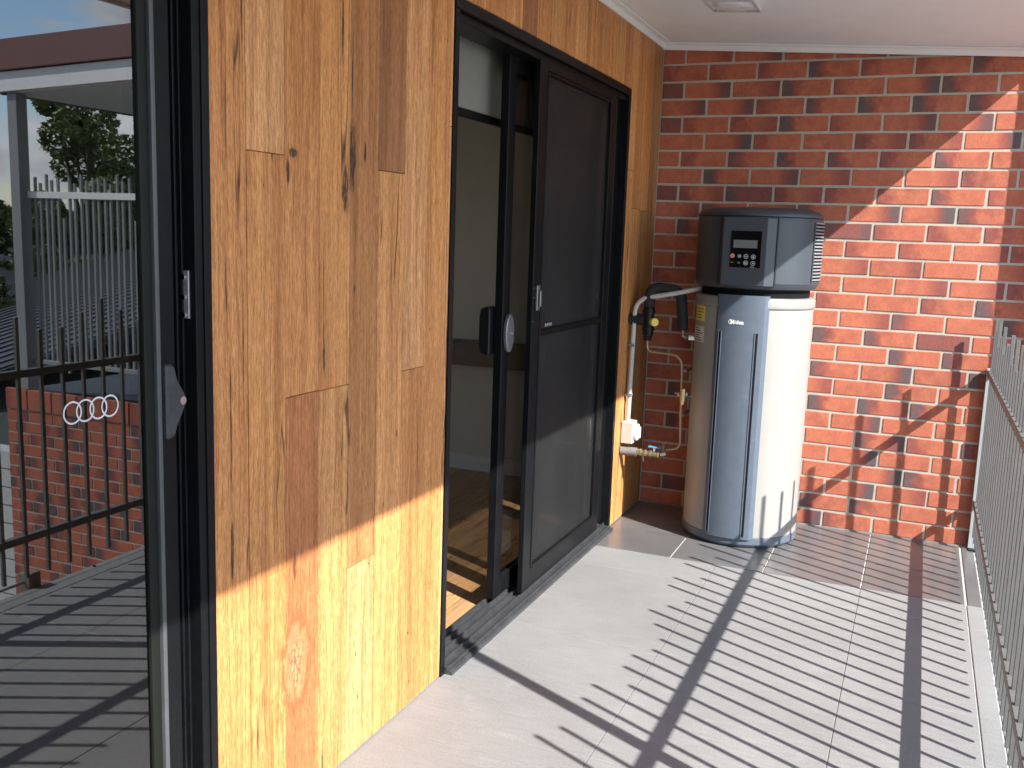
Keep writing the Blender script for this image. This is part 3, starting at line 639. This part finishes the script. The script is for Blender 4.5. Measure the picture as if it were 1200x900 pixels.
# ports on the left side
for z, a in ((.949, -78), (.668, -80)):
    c, s = -math.cos(R_(a)), math.sin(R_(a))
    MB().tube([(.270 * s, .270 * c, z), (.300 * s, .300 * c, z)], .016, 12).done('port', CHROME, wh, .001)
for k in range(3):
    a = R_(30 + 120 * k); MB().tube([(.22 * math.sin(a), -.22 * math.cos(a), 0), (.22 * math.sin(a), -.22 * math.cos(a), .0045)], .02, 10).done('foot', NECK, wh)

# ------------------------------------------------------------------ pipes and fittings left of the heater
PY = -.385
pi = empty('insulated_pipe', 'black foam lagged water pipe looping from the timber wall over to the heater', 'pipe')
MB().tube([(.0015, PY, 1.025), (.080, PY, 1.025)], .026, 16).done('wall_stub', LAG, pi)
for k in range(6): MB().tube([(.006 + .012 * k, PY, 1.025), (.011 + .012 * k, PY, 1.025)], .029, 16).done('rib', LAG, pi)
MB().tube(bez([((.098, PY, 1.09), 0), ((.098, PY, 1.188), .065), ((.245, PY + .03, 1.175), .05), ((.262, PY + .04, .985), 0)], 7), .0265, 14).done('lagging', LAG, pi, smooth=60)
MB().tube([(.262, PY + .04, .9845), (.262, PY + .04, .955), (.280, PY + .05, .9495), (.305, PY + .06, .949)], .009, 10).done('pipe_end', PEX, pi, smooth=60)
MB().tube([(.272, PY + .045, .9495), (.290, PY + .055, .949)], .0135, 6).done('union_nut', CHROME, pi)
va = empty('relief_valve', 'black valve body with a round yellow cap joining the lagged pipe at the timber wall', 'valve')
MB().tube([(.098, PY, .950), (.098, PY, 1.0885)], [.027, .027], 16).done('body', BLACK2, va, .002)
MB().tube([(.098, PY, .975), (.098, PY, .985)], .032, 16).done('collar', BLACK2, va); MB().tube([(.098, PY, 1.060), (.098, PY, 1.072)], .032, 16).done('collar', BLACK2, va)
MB().tube([(.098, PY, .925), (.098, PY, .9495)], [.018, .022], 12).done('nut', BLACK2, va)
MB().tube([(.1225, PY - .012, 1.018), (.140, PY - .034, 1.018)], .020, 14).done('yellow_cap', YEL, va, .002)
cu = empty('drain_tube', 'thin copper tube bending down the brick wall beside the heater', 'tube')
MB().tube(bez([((.098, PY, .924), 0), ((.098, PY, .872), .05), ((.272, PY + .01, .862), .06), ((.290, PY + .01, .40), .075), ((.222, PY, .388), 0)], 7), .0065, 10).done('tube', PEX, cu, smooth=60)
for z in (.78, .56): MB().box(.281, .296, PY + .0165, PY + .30, z, z + .012).done('clip', ALU, cu)
cv = empty('brass_valve', 'small brass drain valve with lever on the copper tube beside the tank', 'valve')
MB().tube([(.289, PY + .008, .640), (.289, PY + .008, .700)], [.015, .015], 8).done('body', BRASS, cv); MB().tube([(.289, PY + .008, .620), (.289, PY + .008, .6395)], [.008, .012], 8).done('nut', BRASS, cv)
MB().tube([(.303, PY + .008, .672), (.318, PY + .03, .670)], .011, 8).done('spigot', CHROME, cv); MB().box(.250, .275, PY - .004, PY + .002, .672, .680).done('lever', BRASS, cv, .001)
MB().tube([(.2755, PY + .006, .668), (.262, PY + .006, .668)], .009, 8).done('nut', BRASS, cv)
cd = empty('conduit', 'pale grey cable conduit running down the timber wall to the isolator switch', 'conduit')
MB().tube(bez([((.365, PY + .04, 1.199), 0), ((.22, PY - .02, 1.160), .09), ((.030, PY - .01, 1.125), .075), ((.022, PY - .01, .5165), 0)], 8), .0115, 12).done('pipe', PVC, cd, smooth=60)
for z in (.89, .64): MB().box(.0015, .036, PY - .026, PY + .006, z, z + .014).done('saddle', LAGG, cd, .001)
sw = empty('isolator_switch', 'white weatherproof isolator switch box on the timber wall above the ball valve', 'switch')
B('box', simple('cream_plastic', (.50, .43, .38), .5, var=.03), .0015, .062, PY - .055, PY + .045, .406, .516, sw, .004)
dl = MB().tube([(.0625, PY - .005, .461), (.078, PY - .005, .461)], .042, 24).done('dial', TRIM, sw, .002)
MB().box(.0785, .090, PY - .012, PY + .002, .432, .490).done('knob', PVC, dl, .002)
bv = empty('ball_valve', 'brass ball valve with a blue lever on the grey lagged pipe near the floor', 'valve')
MB().tube([(.0015, PY - .04, .366), (.084, PY - .035, .366)], .0225, 16).done('grey_lagging', LAGG, bv)
for x0, x1, r in ((.085, .098, .016), (.099, .108, .019), (.109, .122, .013), (.123, .134, .018), (.135, .146, .013), (.147, .160, .018), (.161, .188, .014), (.189, .199, .018)):
    MB().tube([(x0, PY - .033, .367), (x1, PY - .032, .367)], r, 8).done('fitting', BRASS, bv, .001)
MB().tube([(.1995, PY - .03, .367), (.226, PY - .02, .372)], .010, 8).done('spigot', BRASS, bv)
MB().tube([(.172, PY - .033, .381), (.172, PY - .033, .396)], .006, 8).done('stem', CHROME, bv)
MB().box(.140, .204, PY - .043, PY - .021, .3965, .405).done('blue_lever', BLUE, bv, .003)
MB().tube([(.118, PY - .036, .349), (.124, PY - .05, .325)], .004, 6).done('tag_wire', CHROME, bv)

# ------------------------------------------------------------------ balcony balustrade
FX = 1.650
ba = empty('balustrade', 'grey metal balustrade with staggered square pickets along the open edge of the balcony', 'railing')
B('top_rail', FENCE, FX - .014, FX + .014, -7.0, -.010, .838, .866, ba, .0012); B('bottom_rail', FENCE, FX - .014, FX + .014, -7.0, -.010, .212, .240, ba, .0012)
B('end_post', FENCE_W, FX - .014, FX + .014, -.0095, .0 - .0075 + .001, 0, .871, ba)
B('end_post', FENCE_W, FX - .0175, FX + .0175, -.032, -.0100, .001, .874, ba, .001)
B('base_bracket', BLACK2, FX - .015, FX + .03, -.07, -.0325, .0008, .006, ba)
HT = [1.11, 1.06, 1.11, 1.01, 1.06, 1.11, 1.01, 1.06, 1.06, 1.11, 1.01, 1.11, 1.01, 1.11, 1.11, 1.01, 1.11, 1.11, 1.01, 1.06, 1.11, 1.06, 1.01, 1.01, 1.06, 1.06, 1.01, 1.11, 1.11, None, 1.11, 1.155, 1.06, 1.01]
_pk = {}
def picket_mesh(h):
    if h not in _pk:
        t = MB().box(-.0068, .0068, -.0068, .0068, .07, h).done('picket', FENCE, None, .0010); _pk[h] = t.data; bpy.data.objects.remove(t)
    return _pk[h]
for i in range(66):
    h = HT[i] if i < len(HT) else rnd.choice((1.01, 1.06, 1.11))
    if h is None or i == 58: continue
    y = -(.074 + .1004 * i)
    inst('picket', picket_mesh(h), (FX + rnd.uniform(-.0006, .0006), y, 0), ba)
po = B('veranda_post', FENCE, FX - .019, FX + .019, -2.982, -2.944, .001, zc(FX) - .001, None, .0015); tag(po, 'slim square grey post rising from the balustrade to the roof edge, nearest the far section', 'post')
B('base_plate', FENCE, FX - .04, FX + .04, -3.003, -2.923, -.001, .007, po)
po2 = B('veranda_post', FENCE, FX - .019, FX + .019, -5.915, -5.877, .001, zc(FX) - .001, None, .0015); tag(po2, 'slim square grey post rising from the balustrade behind the camera, toward the near end', 'post')
dpz = MB().box(1.840, 1.960, -.104, -.004, -3.0, 2.70).done('shadow_post', simple('shadow_post_grey', (.10, .095, .09), .5), None, .004); tag(dpz, 'square dark post just outside the balustrade, added to shade the end of the brick wall', 'shadow_post')  # added upright that casts the vertical shade edge on the brick wall
tb = empty('timber_block', 'weathered timber block with a thin rod lying on the deck edge outside the pickets', 'block')
B('block', TIMB, 1.702, 1.765, -2.43, -2.375, -.06, .055, tb, .004); MB().tube([(1.733, -2.431, .020), (1.733, -3.10, .010)], .006, 8).done('rod', ALU, tb)

# ceiling light
li = empty('ceiling_light', 'square white ceiling fitting with a round diffuser in the balcony soffit', 'light')
lx, ly = .515, -.925; zz = zc(lx)
def tilt(m, dz=0):
    for v in m.bm.verts: v.co.z += zc(v.co.x) + dz
    return m
tilt(MB().box(lx - .098, lx + .098, ly - .1, ly + .1, -.016, -.0015)).done('housing', TRIM, li, .003)
for s in (-1, 1):
    tilt(MB().box(lx - .098, lx + .098, ly + s * .095 - .004, ly + s * .095 + .004, -.024, -.0165)).done('trim_edge', PVC, li, .001)
    tilt(MB().box(lx + s * .094 - .004, lx + s * .094 + .004, ly - .09, ly + .09, -.024, -.0165)).done('trim_edge', PVC, li, .001)
m = MB().lathe([(.0, -.030), (.05, -.029), (.075, -.024), (.083, -.0168), (0, -.0166)], lx, ly, 36); tilt(m).done('diffuser', simple('opal_plastic', (.78, .77, .80), .3), li, smooth=60)
for s, t in ((-1, 1), (1, 1), (-1, -1), (1, -1)): tilt(MB().tube([(lx + s * .088, ly + t * .086, -.0205), (lx + s * .088, ly + t * .086, -.0167)], .004, 8)).done('screw', LAGG, li)

# ------------------------------------------------------------------ next door, seen mirrored in the glass door
nw = empty('low_brick_wall', 'low red brick wall of the next balcony, carrying its own railing', 'wall')
NX0, NX1 = XR + .002, 4.735
MB().box(NX0, NX1, 0.0, .22, -3.0, .070).done('mortar', MORTAR, nw)
k = 0
for row in range(0, 20):
    z = .030 - row * CH - CH / 2; x = NX0 + (.0 if row % 2 else .12) - .12
    while x < NX1 - .02:
        a, b = max(x + .005, NX0 + .001), min(x + .235, NX1)
        if b - a > .03: inst('brick', bmesh_for(b - a), ((a + b) / 2, -.0035, z), nw, (rnd.choice((0, 0, .6, 1)), rnd.choice((0, 0, .6, 1)), rnd.random(), 0))
        x += .24
x = NX0 + .004
while x < NX1 - .05:
    inst('brick', bmesh_for(min(.230, NX1 - x), .150), (x + min(.230, NX1 - x) / 2, -.012, .108), nw, (0, rnd.choice((0, .4)), rnd.random(), 0)); x += .24
s = MB()
for row in range(20, 35):
    for q in range(11):
        xx = NX0 + q * .24 + (.12 if row % 2 else 0) + .005; xe = min(xx + .23, NX1 - .001)
        if xe > xx + .02: s.box(xx, xe, -.0055, .02, .030 - row * CH - .08, .030 - row * CH - .005)
s = s.done('lower_bricks', BRICK, nw); s['kind'] = 'stuff'
nf = B('neighbour_floor', ROOFG, NX0, NX1, .2205, 4.0, -.2, .15); tag(nf, kind='structure')
nb = empty('metal_railing', 'pale grey picket railing standing on the low brick wall next door', 'railing')
B('top_rail', TRIM, NX0, 4.50, .05, .085, 1.555, 1.600, nb, .001); B('bottom_rail', FENCE_N, NX0, 4.50, .05, .085, .375, .405, nb, .001)
pk2 = MB().box(-.008, .008, -.008, .008, .23, 1.0).done('picket', FENCE_N, None); pkm = pk2.data; bpy.data.objects.remove(pk2)
x = 4.44; i = 0
while x > NX0 + .05:
    h = (1.70, 1.66, 1.72, 1.68, 1.70, 1.42)[i % 6 if i % 11 else 4]
    o = inst('picket', pkm, (x, .0675, 0), nb); o.scale = (1, 1, 1); o.location.z = h - 1.0 if False else 0
    o.scale.z = h / 1.0; x -= (.048, .060)[i % 2]; i += 1
np_ = B('corner_post', FENCE_N, 4.512, 4.602, .0, .09, .186, 2.262, None, .003); tag(np_, 'square pale post holding up the corner of the roof next door', 'post')
nr = empty('veranda_roof', 'white beam and maroon fascia of the roof over the next balcony', 'roof')
def zr(x): return -.041 * (x - 4.70)
def raked(x0, x1, y0, y1, z0, z1):
    m = MB().box(x0, x1, y0, y1, z0, z1)
    for v in m.bm.verts: v.co.z += zr(v.co.x)
    return m
raked(2.2, 4.72, -.03, .02, 2.268, 2.400).done('beam', TRIM, nr, .002); raked(2.2, 5.1, -.06, -.0305, 2.405, 2.610).done('fascia', MAROON, nr, .003)
raked(2.2, 4.62, .021, 4.0, 2.262, 2.285).done('soffit', WHITE, nr); raked(4.621, 4.66, -.0, 4.0, 2.255, 2.41).done('side_beam', TIMB, nr)
raked(2.2, 5.1, -.03, 4.2, 2.4105, 2.44).done('roof_sheet', MAROON, nr)

# houses, roofs, trees farther off
def house(name, label, cx, cy, lx_, ly_, ze, zr_, wall, roof, rot=0, win=True):
    h = empty(name, label, 'house'); h.location = (cx, cy, -3); h.rotation_euler = (0, 0, rot)
    a, b = lx_ / 2, ly_ / 2; H = ze + 3; K = zr_ + 3
    MB().box(-a, a, -b, b, 0, H).done('wall', wall, h)
    MB().prism([(-b - .5, H - .02), (0, K), (b + .5, H - .02), (b + .5, H + .08), (0, K + .12), (-b - .5, H + .08)], 'x', -a - .5, a + .5).done('roof', roof, h)
    MB().box(-a - .52, a + .52, -b - .62, -b - .505, H - .12, H + .06).done('gutter', TRIM, h); MB().box(-a - .52, a + .52, b + .505, b + .62, H - .12, H + .06).done('gutter', TRIM, h)
    n = int(lx_ / 2.6)
    for q in range(n):
        x = -a + (q + .5) * lx_ / n
        f = MB().box(x - .6, x + .6, -b - .04, -b - .001, H * .38, H * .8).done('window', TRIM, h); MB().box(x - .54, x + .54, -b - .05, -b - .041, H * .41, H * .77).done('pane', SCREENBLK, f)
    for q in range(int((2 * a + 1) / .5)):
        x = -a - .4 + q * .5
        MB().prism([(-b - .5, H + .081), (0, K + .121), (0, K + .145), (-b - .5, H + .105)], 'x', x, x + .04).done('roof_rib', roof, h)
    return h
house('house', 'low house with a wide slate grey ribbed roof below the balcony next door', 12.5, 10.5, 13, 9, -1.1, .55, PALE, ROOFG, R_(38))
house('house', 'small dark roofed house with white gutter beyond the grey roofed one', 9.5, 21, 10, 7, -.3, .9, PALE, ROOFD, R_(30))
house('house', 'pale house with dark roof far off beside the dark row of trees', 27, 13, 12, 9, -.6, .8, PALE, ROOFD, R_(50))
pf = empty('paling_fence', 'pale metal paling fence in the yard below the balconies', 'fence')
for q in range(60):
    B('paling', PALE, 5.4 + q * .13, 5.4 + q * .13 + .12, 4.50, 4.52, -3, -1.15 + (.01 if q % 2 else 0), pf)
B('rail', PALE, 5.3, 13.3, 4.525, 4.56, -1.5, -1.44, pf)
B('wall_cladding', PALE, 5.35, 8.5, .9, 1.1, -3, -.62); tag(bpy.data.objects['wall_cladding'], 'white weatherboard shed wall beside the low brick wall', 'wall')
for q in range(14): B('board', PALE, 5.33, 8.52, .875, .8995, -2.9 + q * .165, -2.9 + q * .165 + .15, bpy.data.objects['wall_cladding'])

def leaves(n, rad, seed, size, lobes):
    r = random.Random(seed); V = []; F = []
    for i in range(n):
        lx0, ly0, lz0, lr = r.choice(lobes)
        while True:
            p = Vector((r.uniform(-1, 1), r.uniform(-1, 1), r.uniform(-1, 1)))
            if p.length < 1: break
        p = p.normalized() * (p.length ** .45) * lr; p.z *= .75; c = Vector((lx0, ly0, lz0)) + p
        a = Vector((r.uniform(-1, 1), r.uniform(-1, 1), r.uniform(-.5, .5))).normalized(); b = a.cross(Vector((r.uniform(-1, 1), r.uniform(-1, 1), r.uniform(-1, 1)))).normalized()
        s = size * r.uniform(.5, 1.4); i0 = len(V); V += [c - a * s, c + b * s * .5, c + a * s, c - b * s * .5]; F.append((i0, i0 + 1, i0 + 2, i0 + 3))
    me = bpy.data.meshes.new('crown'); me.from_pydata(V, [], F); return me
def tree(name, label, x, y, zb, h, rad, seed, n, size, mat, group=None):
    t = empty(name, label, 'tree', group=group); t.location = (x, y, zb); r = random.Random(seed); lobes = []
    for k in range(34):
        a = r.uniform(0, 6.28); q = r.uniform(.1, .95); zz_ = h * r.uniform(.22, .95); f = 1 - ((zz_ / h - .45) / .55) ** 2 * .85
        lobes.append((rad * q * math.cos(a) * f, rad * q * math.sin(a) * f, zz_, rad * r.uniform(.15, .27)))
    me = leaves(n, rad, seed, size, lobes); me.materials.append(mat); c = bpy.data.objects.new('crown', me); COL.objects.link(c); c.parent = t
    tr = MB().tube([(0, 0, 0), (.1, 0, h * .3), (0, .1, h * .6), (0, 0, h * .85)], [h * .03, h * .024, h * .015, h * .006], 8)
    for l in lobes[:14]: tr.tube([(0, 0, h * .3), (l[0] * .5, l[1] * .5, (l[2] + h * .3) / 2 + .1), (l[0], l[1], l[2])], [h * .012, h * .008, h * .003], 5)
    tr.done('trunk', BARK, t); return t
def mirrored(px, dist):      # real-world ground point whose mirror image in the glass lies in image column px (of 1200)
    d = Vector(((px - 600) / 1134.16, 0, 1)); wv = Vector((CR[0][0] * d.x + CR[2][0], CR[0][1] * d.x + CR[2][1], 0)).normalized()
    return (-(1.32 + wv.x * dist) - .06, -5.02 + wv.y * dist)
x, y = mirrored(112, 36); tree('gum_tree', 'large spreading olive green tree rising behind the railing next door', x, y, -3.0, 9.3, 3.6, 5, 34000, .115, LEAF)
lob = []; rt = random.Random(12)
for px, dd, hh, rr in ((-60, 60, 6.2, 4.2), (-15, 56, 6.6, 4.2), (28, 52, 5.0, 3.6), (70, 46, 4.6, 3.5), (105, 47, 4.8, 3.6), (140, 44, 4.7, 3.5), (175, 42, 5.2, 3.6), (215, 44, 5.0, 3.6)):
    x, y = mirrored(px, dd)
    for k in range(16):
        a = rt.uniform(0, 6.28); q = rr * rt.uniform(0, .9); lob.append((x + q * math.cos(a), y + q * math.sin(a), -3 + hh * rt.uniform(.15, .85), rr * rt.uniform(.25, .42)))
me = leaves(30000, 1, 77, .24, lob); me.materials.append(LEAF2); o = bpy.data.objects.new('distant_trees', me); COL.objects.link(o)
tag(o, 'dark mass of trees closing off the yards beyond the roofs', kind='stuff')
x, y = mirrored(3, 22); tree('shrub', 'small yellow green shrub beside the grey roofs', x, y, -3, 3.3, .9, 91, 2500, .08, LEAF)
